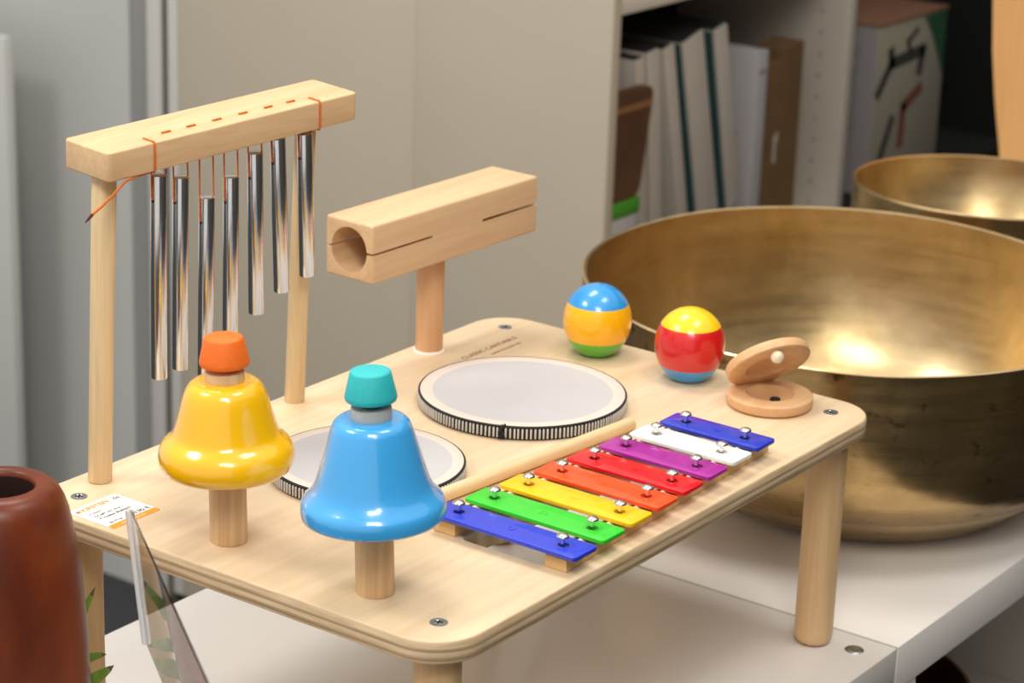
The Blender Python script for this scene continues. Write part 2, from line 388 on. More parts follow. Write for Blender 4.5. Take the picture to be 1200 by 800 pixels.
mk = bmesh.new(); box(1.606, 1.613, 0.6732, 0.674, -0.205, -0.165, bm=mk); box(1.613, 1.617, 0.6732, 0.674, -0.175, -0.16, bm=mk)
obj('printed_mark', mk, M['binder'], t)
t = thing('brown_pack', (1.21, 0.69, -0.17), 'dark brown round-cornered pack at the left end of the shelf', 'pack')
obj('pack_body', xf(rounded_prism(round_poly([(-0.042, -0.075), (0.022, -0.075), (0.047, 0.069), (-0.042, 0.069)], 0.02), 0, 0.0125), Matrix.Translation((1.213, 0.6655, -0.1)) @ Matrix.Rotation(R(90), 4, 'X') @ Matrix.Translation((0, 0, -0.005))), M['brownpack'], t)
obj('paper_band', box(1.1705, 1.2555, 0.657, 0.6715, -0.058, -0.05), M['tanpack'], t)
o = obj('green_box', box(1.172, 1.238, 0.657, 0.80, -0.197, -0.1755, 0.002), M['green'], base=(1.205, 0.73, -0.197)); tag(o, 'flat green carton under the dark brown pack', 'carton')
o = obj('white_carton', box(1.172, 1.232, 0.6575, 0.80, -0.3099, -0.1975, 0.002), M['binder_b'], base=(1.2, 0.73, -0.31)); tag(o, 'white carton under the flat green carton on the shelf', 'carton')
o = obj('green_box', box(1.172, 1.30, 0.70, 0.85, 0.0885, 0.2, 0.002), M['green'], base=(1.23, 0.77, 0.0885)); tag(o, 'green carton on the upper shelf, cut by the top of the picture', 'carton')

t = thing('product_box', (2.0, 0.75, -0.31), 'tall printed box with a green corner and a brown top, right of the shelf panel', 'box')
obj('carton', box(1.892, 2.118, 0.668, 0.86, -0.3099, -0.050, 0.001), M['boxface'], t)
obj('side_print', box(1.8912, 1.892, 0.669, 0.859, -0.309, -0.051), M['boxside'], t)
obj('top_flap', box(1.890, 2.120, 0.666, 0.862, -0.0499, -0.046, 0.0005), M['boxtop'], t)
def patch(polys, y=0.6676):
    bm = bmesh.new()
    for pl in polys: bm.faces.new([bm.verts.new((x, y, z)) for x, z in pl])
    return bm
def stroke(pts, w):
    out = []
    for (a, b), (c, d) in zip(pts, pts[1:]):
        u = Vector((c - a, d - b)).normalized(); n = Vector((-u.y, u.x)) * w
        a2, b2, c2, d2 = a - u.x * w * .6, b - u.y * w * .6, c + u.x * w * .6, d + u.y * w * .6
        out.append([(a2 + n.x, b2 + n.y), (c2 + n.x, d2 + n.y), (c2 - n.x, d2 - n.y), (a2 - n.x, b2 - n.y)])
    return out
obj('corner_print', patch([[(2.117, -0.052), (2.117, -0.16), (2.098, -0.125), (2.07, -0.085), (2.04, -0.053)]]), M['box_green'], t)
obj('dark_figure_print', patch(stroke([(1.937, -0.092), (1.942, -0.112), (2.045, -0.105), (2.036, -0.138)], 0.010) + stroke([(1.94, -0.112), (1.902, -0.155)], 0.009) + stroke([(1.957, -0.20), (1.918, -0.275)], 0.009) + stroke([(2.02, -0.07), (1.99, -0.085), (2.0, -0.1)], 0.005)), M['box_black'], t)
obj('rust_print', patch(stroke([(2.045, -0.165), (1.992, -0.187), (1.99, -0.245)], 0.010)), M['box_red'], t)
bmx = bmesh.new()
for (y0, y1, z0, z1) in ((0.695, 0.712, -0.100, -0.085), (0.70, 0.711, -0.22, -0.112)):
    bmx.faces.new([bmx.verts.new((1.8908, y, z)) for y, z in ((y0, z0), (y1, z0), (y1, z1), (y0, z1))])
obj('side_lettering', bmx, M['box_grey'], t)

# tan wooden board at the right edge
t = thing('wooden_soundboard', (1.5, 0.15, -0.196), 'tall tan wooden panel with a curved edge at the top right corner', 'panel')
ol = [(0.288, -0.175), (0.27, -0.196 + 0.03), (0.281, -0.105), (0.296, -0.03), (0.305, 0.03), (0.311, 0.093), (0.314, 0.2), (0.312, 0.36), (0.29, 0.5), (0.2, 0.55), (-0.05, 0.55), (-0.15, 0.5), (-0.18, 0.36), (-0.17, 0.1), (-0.15, -0.1), (-0.14, -0.18), (0.05, -0.184)]
bmp = bmesh.new(); f = bmp.faces.new([bmp.verts.new((1.5, y, z)) for y, z in ol[2:]] + [bmp.verts.new((1.5, 0.268, -0.18))])
g = bmesh.ops.extrude_face_region(bmp, geom=[f]); bmesh.ops.translate(bmp, verts=[v for v in g['geom'] if isinstance(v, bmesh.types.BMVert)], vec=(0.03, 0, 0))
obj('board', bmp, M['soundboard'], t)
obj('foot', box(1.46, 1.57, -0.14, 0.25, -0.196, -0.178, 0.003), M['soundboard'], t)

# ------------------------------------------------------------------ the two white display tables
def table(x0, x1, label, nb):
    t = thing('display_table', ((x0 + x1) / 2, 0.03, -0.946), label, 'table', 'white cube tables pushed end to end')
    obj('tabletop', box(x0, x1, -0.2175, 0.282, -0.237, -0.196, 0.0012), M['white_lam'], t)
    obj('side_panel', box(x0, x0 + 0.04, -0.2165, 0.281, -0.946, -0.2371, 0.001), M['white_edge'], t)
    obj('side_panel', box(x1 - 0.04, x1, -0.2165, 0.281, -0.946, -0.2371, 0.001), M['white_edge'], t)
    obj('base_board', box(x0 + 0.04, x1 - 0.04, -0.2165, 0.281, -0.946, -0.906, 0.001), M['white_edge'], t)
    obj('shelf_board', box(x0 + 0.04, x1 - 0.04, -0.2145, 0.279, -0.588, -0.572, 0.0008), M['white_edge'], t)
    for k in range(nb):
        xm = x0 + (x1 - x0) * (k + 1) / (nb + 1)
        obj('divider', box(xm - 0.008, xm + 0.008, -0.2145, 0.279, -0.572, -0.2371, 0.0008), M['white_edge'], t)
    obj('back_panel', box(x0 + 0.04, x1 - 0.04, 0.270, 0.279, -0.906, -0.2371), M['white_edge'], t)
    return t
ta = table(-0.55, 0.2815, 'white display table under the wooden music table, its left table end in front', 1)
tb = table(0.2845, 1.764, 'white display table under the two bronze bowls', 1)
obj('edge_band', box(0.2817, 0.2843, -0.2160, 0.281, -0.30, -0.1966), M['seam'], tb)
obj('screw_cap', lathe([(0.0078, -0.196), (0.0074, -0.1955), (0.006, -0.1950), (0.003, -0.1954), (0.0, -0.1956)], 32, (0.2566, -0.192, 0)), M['zinc'], ta)

# brown bowl in the open compartment
t = thing('copper_bowl', (0.44, -0.06, -0.572), 'dark copper bowl inside the open compartment of the right white table', 'bowl')
obj('bowl_wall', lathe([(0.0, -0.572), (0.05, -0.572), (0.08, -0.55), (0.105, -0.50), (0.128, -0.42), (0.146, -0.335), (0.143, -0.335), (0.124, -0.42), (0.10, -0.50), (0.074, -0.545), (0.0, -0.565)], 64, (0.44, -0.06, 0)), M['copper'], t)

# ------------------------------------------------------------------ music table
t = thing('music_table', (0, 0, -0.196), 'pale birch plywood table on four round legs carrying the toy instruments', 'table')
bmb = rounded_prism(rrect(-0.2812, 0.2812, -0.1872, 0.1872, 0.036, 10), -0.0158, 0.0, 0.0022, 3)
for f in bmb.faces: f.material_index = 0 if abs(f.normal.z) > 0.75 else 1
bd = obj('board', bmb, [M['board'], M['ply']], t)
cut(bd, [rounded_prism(round_poly([(-0.137, -0.0885), (-0.137, -0.156), (0.085, -0.147), (0.085, -0.0985)], 0.006), -0.03, 0.01)])
# the plywood edge needs z measured from the board's top: shift the board's own origin there
bd.data.transform(Matrix.Translation((0, 0, -0.196))); bd.location.z = 0.196
for x, y in ((-0.25, -0.1577), (0.25, -0.1577), (-0.25, 0.1577), (0.25, 0.1577)):
    obj('leg', lathe([(0.0105, -0.1959), (0.0132, -0.1945), (0.0148, -0.1915), (0.0155, -0.187), (0.0155, -0.0159)], 40, (x, y, 0)), M['leg'], t)
    b = lathe([(0.0060, -0.0002), (0.0058, 0.0004), (0.0045, 0.0006), (0.0030, 0.0006), (0.0022, -0.0002), (0.0, -0.0010)], 28, (x, y, 0))
    s = obj('screw', b, M['zinc'], t)
    cr = bmesh.new(); a = random.random()
    for k in range(2): merge(cr, xf(box(-0.0026, 0.0026, -0.0005, 0.0005, 0.0002, 0.0007), Matrix.Translation((x, y, 0)) @ Matrix.Rotation(a + k * math.pi / 2, 4, 'Z')))
    obj('cross_recess', cr, M['black'], s)
pr = text_bm('CLASSIC CANTABILE', 0.0076, Matrix.Translation((0.1600, 0.1325, 0.00018)), 0, 'LEFT', 1.06)
merge(pr, text_bm('www.kirstein.de', 0.0056, Matrix.Translation((0.1850, 0.1225, 0.00018)), 0, 'LEFT', 1.1))
obj('burnt_lettering', pr, M['print'], t)

# price label
t = thing('price_label', (-0.2525, 0.1205, 0), 'white and orange printed price label on the left corner of the table top', 'label')
obj('paper', rounded_prism(rrect(-0.2755, -0.2305, 0.0985, 0.1425, 0.0025, 4), 0.0001, 0.0004), M['paper'], t)
bm = text_bm('KIRSTEIN', 0.0066, Matrix.Translation((-0.2680, 0.1345, 0.0005)), 0, 'LEFT', 0.92, 0.00022)
for k, (dx, dy, w, h) in enumerate(((0, 0, .0016, .004), (.002, .0004, .0016, .0035), (0, .0015, .0035, .001))): box(-0.2730 + dx, -0.2730 + dx + w, 0.1345 + dy, 0.1345 + dy + h, 0.00045, 0.0005, bm=bm)
obj('shop_name', bm, M['label_orange'], t)
bm = text_bm('.de', 0.0066, Matrix.Translation((-0.2400, 0.1345, 0.0005)), 0, 'LEFT', 0.92, 0.0001)
merge(bm, text_bm('Musikinstrumente', 0.0016, Matrix.Translation((-0.2470, 0.1318, 0.0005)), 0))
merge(bm, text_bm('01100462', 0.0029, Matrix.Translation((-0.2700, 0.1268, 0.0005)), 0, 'LEFT', 1, 0.00008))
obj('small_print', bm, M['ink'], t)
bm = text_bm('CC-MT-101 10 in 1', 0.0038, Matrix.Translation((-0.2695, 0.1212, 0.0005)), 0, 'LEFT', 0.88, 0.0001)
merge(bm, text_bm('Percussion Musiktisch', 0.0037, Matrix.Translation((-0.2695, 0.1164, 0.0005)), 0, 'LEFT', 0.88, 0.0001))
merge(bm, text_bm('Ihr Preis', 0.0034, Matrix.Translation((-0.2700, 0.1068, 0.0005)), 0, 'LEFT', 1, 0.0001))
merge(bm, text_bm('69,90 €', 0.0056, Matrix.Translation((-0.2500, 0.1060, 0.0005)), 0, 'LEFT', 1, 0.00012))
obj('price_print', bm, M['ink_dark'], t)
ob = obj('orange_stripe', rounded_prism(rrect(-0.2755, -0.2305, 0.0985, 0.1045, 0.002, 4), 0.0004, 0.0005), M['label_orange'], t)
obj('stripe_lettering', text_bm('www.kirstein.de', 0.0032, Matrix.Translation((-0.2660, 0.1004, 0.00055)), 0, 'LEFT', 1.1), M['paper'], ob)

# ------------------------------------------------------------------ drums
def drum(cx, cy, r, h, n, knot, label):
    t = thing('hand_drum', (cx, cy, 0), label, 'drum', 'flat hand drums set into the table top')
    obj('shell', lathe([(r - 0.0022, 0.0), (r - 0.0012, 0.0008), (r - 0.0012, h - 0.001), (r - 0.003, h - 0.0004)], 120, (cx, cy, 0), True, True), M['black_tape'], t)
    obj('head', lathe([(r * 0.86, h - 0.0004), (0.0, h - 0.0003)], 120, (cx, cy, 0), False, False), M['skin'], t)
    obj('head_rim', lathe([(r * 0.86, h - 0.0004), (r * 0.975, h - 0.0001), (r * 0.99, h - 0.0008)], 120, (cx, cy, 0), False, False), M['skin_rim'], t)
    obj('top_cord', lathe([(r - 0.0014, h - 0.0016), (r - 0.0003, h - 0.0011), (r - 0.0003, h - 0.0006), (r - 0.0010, h - 0.0001), (r - 0.0018, h - 0.0001)], 120, (cx, cy, 0), False, False), M['black_tape'], t)
    lc = bmesh.new()
    for k in range(n):
        a = 2 * math.pi * (k + random.uniform(-.08, .08)) / n
        if abs((a - knot + math.pi) % (2 * math.pi) - math.pi) < 0.02: continue
        b = box(-0.0006, 0.0009, -0.0007, 0.0007, 0.0014, h - 0.0019, 0.0004, 1)
        merge(lc, xf(b, Matrix.Translation((cx, cy, 0)) @ Matrix.Rotation(a, 4, 'Z') @ Matrix.Translation((r - 0.0008, 0, 0))))
    obj('lacing', lc, M['lacing'], t)
    kb = sweep([(cx + (r + 0.0006) * math.cos(knot - .02), cy + (r + .0006) * math.sin(knot - .02), 0.002), (cx + (r + .001) * math.cos(knot + .015), cy + (r + .001) * math.sin(knot + .015), 0.005), (cx + (r + .0006) * math.cos(knot - .015), cy + (r + .0006) * math.sin(knot - .015), 0.008), (cx + (r - .001) * math.cos(knot + .01), cy + (r - .001) * math.sin(knot + .01), h + 0.0005)], 0.0012, 6)
    sweep([(cx + (r + 0.0005) * math.cos(knot + .03), cy + (r + .0005) * math.sin(knot + .03), 0.002), (cx + (r + .0008) * math.cos(knot - .03), cy + (r + .0008) * math.sin(knot - .03), 0.006), (cx + (r - 0.001) * math.cos(knot + .03), cy + (r - .001) * math.sin(knot + .03), h + 0.0012)], 0.0008, 6, kb)
    obj('knot', kb, M['black_tape'], t)
drum(0.1059, 0.0355, 0.0815, 0.0113, 160, R(205), 'larger flat drum with a white skin and black and white laced rim')
drum(-0.0853, 0.0349, 0.0712, 0.0113, 140, R(20), 'smaller flat drum half hidden behind the two bells')

# ------------------------------------------------------------------ beater
t = thing('wooden_beater', (0.01, -0.055, 0), 'plain wooden stick lying between the larger drum and the xylophone', 'stick')
p0, p1 = Vector((0.1135, -0.0612, 0.0053)), Vector((-0.155, -0.0335, 0.0053)); d = (p0 - p1).normalized()
obj('shaft', sweep([p0, p0 - d * 0.0008, p0 - d * .1, p1 + d * .001, p1], [0.0045, 0.0053, 0.0053, 0.0053, 0.0045], 24), wood('beater_wood', col(234, 206, 162), col(222, 190, 142), 'x', 60, 0.35), t)

# ------------------------------------------------------------------ xylophone
t = thing('xylophone', (0, -0.125, 0), 'eight-bar rainbow metal xylophone along the front edge of the table', 'xylophone')
def rail(pts): return rounded_prism(pts, 0.0, 0.0092, 0.0006, 1)
obj('rail', rail([(-0.137, -0.0838), (0.146, -0.1085), (0.146, -0.0925), (-0.137, -0.0656)]), M['rail'], t)
obj('rail', rail([(-0.137, -0.1757), (0.143, -0.1640), (0.143, -0.1475), (-0.137, -0.1585)]), M['rail'], t)
felt = plain('cream_felt', col(224, 208, 180), 0.9, 0, 0.1, 300)
obj('felt_strip', sweep([(-0.1365, -0.0752, 0.0098), (0.1400, -0.1000, 0.0098)], 0.0022, 10), felt, t)
obj('felt_strip', sweep([(-0.1365, -0.1668, 0.0098), (0.1400, -0.1556, 0.0098)], 0.0022, 10), felt, t)
NOTE = 'CDEFGABC'
for i in range(8):
    x = -0.1283 + i * 0.03583; k = i / 7
    yl, yr = -0.0805 - k * 0.0235, -0.1668 + k * 0.0118
    e0, e1 = -0.0640 - k * 0.0235, -0.1853 + k * 0.0115
    zb, zt = 0.0118, 0.0150
    nm, c = BARC[i]
    m = barpaint('bar_' + nm, col(*c))
    b = rounded_prism(rrect(x - 0.0138, x + 0.0138, e1, e0, 0.0032, 5), zb, zt, 0.0007, 2)
    bar = obj('tone_bar', b, m, t, label='%s tone bar' % (('dark blue' if i in (0, 7) else nm)))
    cut(bar, [lathe([(0.0040, 0.0), (0.0040, 0.03)], 28, (x, yl, 0)), lathe([(0.0040, 0.0), (0.0040, 0.03)], 28, (x, yr, 0))])
    bm = bmesh.new(); bm.from_mesh(bar.data)
    bs = BASE[bar.name]
    merge(bm, text_bm(NOTE[i], 0.0085, Matrix.Translation((x - 0.003 - bs.x, (e0 + e1) / 2 - 0.003 - bs.y, zt + 0.0001 - bs.z)), 0.00012))
    bm.to_mesh(bar.data); bm.free()
    for y in (yl, yr):
        px, py = x + random.uniform(-.0006, .0006), y + random.uniform(-.0006, .0006)
        obj('pin', lathe([(0.0018, 0.0093), (0.0018, 0.0203), (0.0041, 0.0204), (0.0044, 0.0209), (0.0042, 0.0216), (0.0034, 0.0224), (0.0020, 0.0230), (0.0, 0.0232)], 28, (px, py, 0)), M['chrome'], t)

# ------------------------------------------------------------------ bells
def bell(cx, cy, prof, body, knobmat, collar, lean, label, pr_, zc, zk, stem):
    t = thing('hand_bell', (cx, cy, 0), label, 'bell', 'toy bells on wooden posts')
    # the head tilts slightly on its post
    ax = Vector((0.812, 0.579, 0)); m = Matrix.Translation((cx, cy, 0)) @ Matrix.Rotation(R(lean), 4, ax)
    obj('post', xf(rcyl(pr_, 0.0, prof[0][1] - 0.002, 0.001, 40), m), M['post'], t)
    obj('bell_body', xf(lathe(prof, 96, cap0=False, cap1=False), m), body, t, angle=60)
    zt = prof[0][1]
    obj('collar', xf(rcyl(0.0130, zt - 0.0005, zc, 0.001, 40), m), collar, t)
    if stem: obj('stem', xf(rcyl(0.0072, zc - 0.0005, zk + 0.001, 0.0005, 32), m), M['dark_rubber'], t)
    obj('knob', xf(lathe([(0.0146, zk), (0.0161, zk + 0.0006), (0.0166, zk + 0.0022), (0.0163, zk + 0.0040), (0.0130, zk + 0.0183), (0.0124, zk + 0.0192), (0.0112, zk + 0.0196)], 48), m), knobmat, t)
    return t
bell(-0.2392, 0.0277, [(0.0125, 0.1136), (0.0180, 0.1136), (0.0212, 0.1128), (0.0240, 0.1106), (0.0262, 0.1070), (0.0282, 0.1018), (0.0306, 0.0925), (0.0330, 0.0842), (0.0345, 0.0795), (0.0357, 0.0768), (0.0382, 0.0745), (0.0415, 0.0718), (0.0440, 0.0676), (0.0451, 0.0625), (0.0448, 0.0580), (0.0432, 0.0543), (0.0412, 0.0526), (0.0390, 0.0522), (0.0372, 0.0530), (0.036, 0.058), (0.032, 0.075), (0.027, 0.095), (0.02, 0.108), (0.012, 0.110)],
     M['yellow'], M['orange'], M['ring_wood'], -1.2, 'yellow bell with an orange knob on a short wooden post', 0.0125, 0.1205, 0.1240, False)
bell(-0.2400, -0.0988, [(0.0125, 0.1188), (0.0185, 0.1188), (0.0218, 0.1180), (0.0240, 0.1160), (0.0256, 0.1125), (0.0283, 0.1040), (0.0313, 0.0935), (0.0342, 0.0835), (0.0360, 0.0780), (0.0378, 0.0735), (0.0402, 0.0700), (0.0428, 0.0672), (0.0448, 0.0650), (0.0459, 0.0630), (0.0463, 0.0605), (0.0463, 0.0560), (0.0459, 0.0543), (0.0447, 0.0536), (0.0428, 0.0538), (0.0415, 0.058), (0.037, 0.067), (0.033, 0.08), (0.027, 0.1), (0.022, 0.113), (0.012, 0.115)],
     M['blue'], M['teal'], M['grey_felt'], -2.1, 'sky blue bell with a teal knob on a short wooden post', 0.0125, 0.1265, 0.1305, True)

# ------------------------------------------------------------------ chime rack
bc = Vector((-0.1070, 0.1590, 0.2364)); yaw, tilt, roll = R(-5.28), R(1.71), R(2.44)
ex = Vector((math.cos(yaw) * math.cos(tilt), math.sin(yaw) * math.cos(tilt), math.sin(tilt)))
ez = Vector((0, 0, 1)); ey = ez.cross(ex).normalized(); ez = ex.cross(ey)
ey, ez = math.cos(roll) * ey + math.sin(roll) * ez, -math.sin(roll) * ey + math.cos(roll) * ez
BM = Matrix((ex, ey, ez)).transposed().to_4x4(); BM.translation = bc
def bl(u, v, w): return bc + ex * u + ey * v + ez * w
BL, BW, BH = 0.2360, 0.0474, 0.0206
t = thing('chime_rack', (-0.112, 0.168, 0), 'pale wooden frame of two posts and a thick crossbar holding the metal chimes', 'chime frame')
cb = rounded_prism(rrect(-BL / 2, BL / 2, -BW / 2, BW / 2, 0.0045, 6), -BH / 2, BH / 2, 0.0014, 3)
obj('crossbar', xf(cb, BM), M['beech'], t)
LT, RT = bl(-0.1035, -0.0015, -BH / 2 + 0.0002), bl(0.0865, -0.0015, -BH / 2 + 0.0002)
for pb, pt, r in ((Vector((-0.2195, 0.1680, 0)), LT, 0.0085), (Vector((-0.0052, 0.1730, 0)), RT, 0.0078)):
    dd = (pt - pb); q = dd.to_track_quat('Z', 'Y').to_matrix().to_4x4(); q.translation = pb
    b = rcyl(r, 0.0, dd.length - 0.0003, 0.0008, 36); xf(b, q)
    obj('post', b, M['dowel'], t)
cord = bmesh.new(); ct = BH / 2 + 0.0005
for u in (-0.0563, -0.0335, -0.0095, 0.0153, 0.0396, 0.0617):
    sweep([bl(u - 0.0042, -0.0108, ct - 0.002), bl(u - 0.0036, -0.0108, ct), bl(u + 0.0036, -0.0108, ct), bl(u + 0.0042, -0.0108, ct - 0.002)], 0.00095, 8, cord)
for u in (-0.0778, 0.0788):
    sweep([bl(u, -0.0108, ct - 0.002), bl(u, -0.0125, ct), bl(u, -0.0228, ct), bl(u, -BW / 2 - 0.0005, ct - 0.0016), bl(u, -BW / 2 - 0.0006, -BH / 2 + 0.001), bl(u + 0.0005, -BW / 2 + 0.001, -BH / 2 - 0.0008), bl(u + .002, -0.014, -BH / 2 - 0.0012)], 0.0008, 8, cord)
obj('lashing_cord', cord, M['cord'], t)
nt_ = bmesh.new()
for u in (-0.0563, -0.0335, -0.0095, 0.0153, 0.0396, 0.0617):
    for s in (-1, 1): merge(nt_, xf(lathe([(0.0016, BH / 2 - 0.0001), (0.0016, BH / 2 + 0.00015)], 12, (u + s * 0.0046, -0.0108, 0)), BM))
obj('cord_holes', nt_, M['rail'], t)
ce = sweep([bl(-0.0780, -0.0200, -BH / 2 - 0.0010), bl(-0.0900, -0.0215, -BH / 2 - 0.0008), bl(-0.1030, -0.0242, -BH / 2 - 0.0010), bl(-0.1068, -0.0255, -BH / 2 - 0.0016), bl(-0.1180, -0.0290, -BH / 2 - 0.0060), bl(-0.1300, -0.0300, -BH / 2 - 0.0122), bl(-0.1385, -0.0305, -BH / 2 - 0.0158)], 0.0009, 8)
lo = obj('loose_cord', ce, M['cord'], t)
obj('frayed_end', sweep([bl(-0.1380, -0.0305, -BH / 2 - 0.0156), bl(-0.1410, -0.0303, -BH / 2 - 0.0180), bl(-0.1440, -0.0301, -BH / 2 - 0.0202)], [0.0012, 0.0010, 0.0003], 8), M['cord_end'], lo)

TUBES = [((-0.0642, -0.0178), (-0.0649, -0.1691), 'longest chime tube, nearest the left post'), ((-0.0441, -0.0235), (-0.0452, -0.1673), 'second chime tube from the left post'),
         ((-0.0199, -0.0434), (-0.0212, -0.1820), 'chime tube hung lowest, directly above the orange bell knob'), ((0.0032, -0.0331), (0.0030, -0.1651), 'middle chime tube, its foot hidden behind the orange knob'),
         ((0.0261, -0.0199), (0.0286, -0.1436), 'third chime tube from the right post'), ((0.0482, -0.0134), (0.0539, -0.1327), 'second chime tube from the right post'),
         ((0.0752, -0.0150), (0.0800, -0.1266), 'shortest chime tube, in front of the right post')]
for (u0, w0), (u1, w1), lb in TUBES:
    a, b = bl(u0, -0.012, w0), bl(u1, -0.012, w1)
    t = thing('chime_tube', b, lb, 'chime', 'silver chime tubes hanging from the crossbar')
    dd = a - b; L = dd.length; q = dd.to_track_quat('Z', 'Y').to_matrix().to_4x4(); q.translation = b
    rr = 0.0058; hz = L - 0.0178
    tb_ = obj('tube', xf(rcyl(rr, 0, L, 0.0005, 48), q), M['alu'], t)
    xdir = (ex - dd.normalized() * ex.dot(dd.normalized())).normalized()
    hc = b + dd.normalized() * hz
    hm = xdir.to_track_quat('Z', 'Y').to_matrix().to_4x4(); hm.translation = hc
    cut(tb_, [xf(lathe([(0.0017, -0.02), (0.0017, 0.02)], 20), hm)])
    sb = bmesh.new()
    for s in (-1, 1):
        top = bl(u0 + s * 0.0063, -0.0112, -BH / 2 + 0.001)
        sweep([hc + xdir * s * 0.0035, hc + xdir * s * 0.0058 + Vector((0, 0, 0.0006)), hc + xdir * s * 0.0065 + Vector((0, 0, 0.003)), a + xdir * s * 0.0066, top], 0.0006, 6, sb)
    obj('hanging_cord', sb, M['cord'], t)

# ------------------------------------------------------------------ wood block
t = thing('wood_block', (0.1595, 0.1695, 0), 'square wooden slit block with a round bore on a reddish post', 'wood block')
yw, tl = R(-1.98), R(0.24); KM = Matrix.Translation((0.1612, 0.1675, 0.1089)) @ Matrix.Rotation(yw, 4, 'Z') @ Matrix.Rotation(-tl, 4, 'Y')
L, W, H = 0.2092, 0.0491, 0.0478
bk = obj('block', xf(box(-L / 2, L / 2, -W / 2, W / 2, -H / 2, H / 2, 0.0022, 3), KM), M['blockw'], t)
ry = Matrix.Rotation(R(90), 4, 'Y')
def slit(x0, x1, h, rnd=True):
    b = box(x0, x1, -0.05, 0.05, -h / 2, h / 2)
    return b
cut(bk, [xf(lathe([(0.0183, -L / 2 - 0.01), (0.0183, -L / 2 + 0.085)], 56), KM @ ry), xf(lathe([(0.0183, L / 2 - 0.085), (0.0183, L / 2 + 0.01)], 56), KM @ ry)])
cut(bk, [xf(xf(slit(-L / 2 - 0.01, -L / 2 + 0.0725, 0.0021), Matrix.Translation((0, 0, 0.0002))), KM), xf(xf(slit(L / 2 - 0.0735, L / 2 + 0.01, 0.0030), Matrix.Translation((0, 0, 0.0002))), KM)])
obj('post', rcyl(0.0114, 0.0, 0.0852, 0.0008, 40, (0.1595, 0.1695, 0)), M['blockpost'], t)
obj('washer', lathe([(0.0126, 0.0), (0.0126, 0.0010), (0.0116, 0.0014)], 40, (0.1595, 0.1695, 0)), M['paper'], t)

# ------------------------------------------------------------------ egg shakers
def shaker(cx, cy, cols, tilt, z1, z2, label):
    t = thing('ball_shaker', (cx, cy, 0), label, 'shaker', 'striped wooden ball shakers')
    def rz(z):
        return 0.0284 * math.sqrt(max(0.0, 1 - ((z - 0.030) / (0.0300 if z > 0.030 else 0.0335)) ** 2))
    zs = [0.0005 + 0.0595 * k / 60 for k in range(60)] + [0.0598, 0.06]
    for nm, m, lo, hi in (('lower_band', cols[0], 0.0, z1), ('middle_band', cols[1], z1, z2), ('upper_band', cols[2], z2, 0.07)):
        pf = ([(rz(0.0005) - 0.0015, 0.0)] if lo == 0 else [(rz(lo), lo)]) + [(rz(z), z) for z in zs if lo + 1e-4 < z < hi - 1e-4] + ([(rz(hi), hi)] if hi < 0.06 else [(0.0, 0.06)])
        obj(nm, lathe(pf, 64, (cx, cy, 0), lo == 0, False), m, t, angle=80)
shaker(0.2454, 0.0610, (M['toy_green'], M['toy_yellow'], M['toy_blue']), 0, 0.0146, 0.0442, 'round wooden shaker striped blue, yellow and green')
shaker(0.2430, -0.0303, (M['toy_blue'], M['toy_red'], M['toy_lemon']), 0, 0.0130, 0.0460, 'round wooden shaker striped yellow, red and blue')

# ------------------------------------------------------------------ castanet
cc = Vector((0.2336, -0.1118, 0)); CR = 0.0340
t = thing('castanet', cc, 'round wooden castanet standing open on the right corner of the table', 'castanet')
lower = [(CR - 0.004, 0.0), (CR - 0.0012, 0.0010), (CR, 0.0028), (CR, 0.0086), (CR - 0.0006, 0.0093), (CR - 0.0014, 0.0096), (0.0190, 0.0096), (0.0184, 0.0086), (0.0160, 0.0068), (0.011, 0.0058), (0.0, 0.0054)]
lo = obj('lower_disc', lathe(lower, 80, cc), M['cast'], t)
obj('bolt_head', lathe([(0.0044, 0.0056), (0.0040, 0.0072), (0.002, 0.0078), (0.0, 0.0078)], 24, cc + Vector((-0.002, -0.0060, 0))), M['black'], t)
n = Vector((-0.345, -0.620, -0.703)).normalized()          # inner face of the upper disc looks this way
upd = (Vector((0, 0, 1)) - n * n.z).normalized()
Cc = Vector((0.2355, -0.1085, 0.0305))
um = n.to_track_quat('Z', 'Y').to_matrix().to_4x4(); um.translation = Cc
upper = [(CR - 0.004, -0.0092), (CR - 0.0012, -0.0082), (CR, -0.0066), (CR, -0.0010), (CR - 0.0006, -0.0003), (CR - 0.0014, 0.0), (0.0195, 0.0), (0.0190, -0.0012), (0.0165, -0.0030), (0.011, -0.0040), (0.0, -0.0044)]
obj('upper_disc', xf(lathe(upper, 80), um), M['cast'], t)
sp_ = bmesh.new(); bmesh.ops.create_uvsphere(sp_, u_segments=24, v_segments=16, radius=0.0053, matrix=Matrix.Translation(Cc + n * 0.0040 + upd * 0.0255 + upd.cross(n) * -0.0065))
obj('bead', sp_, M['bead'], t)
hp = Cc - upd * (CR - 0.001) - n * 0.003
obj('hinge_cord', sweep([hp + Vector((0.012, -0.004, -0.004)), hp + Vector((0.008, 0.002, 0.001)), hp + Vector((-0.004, 0.004, 0.001)), hp + Vector((-0.008, 0.002, -0.004))], 0.0009, 8), M['black'], t)

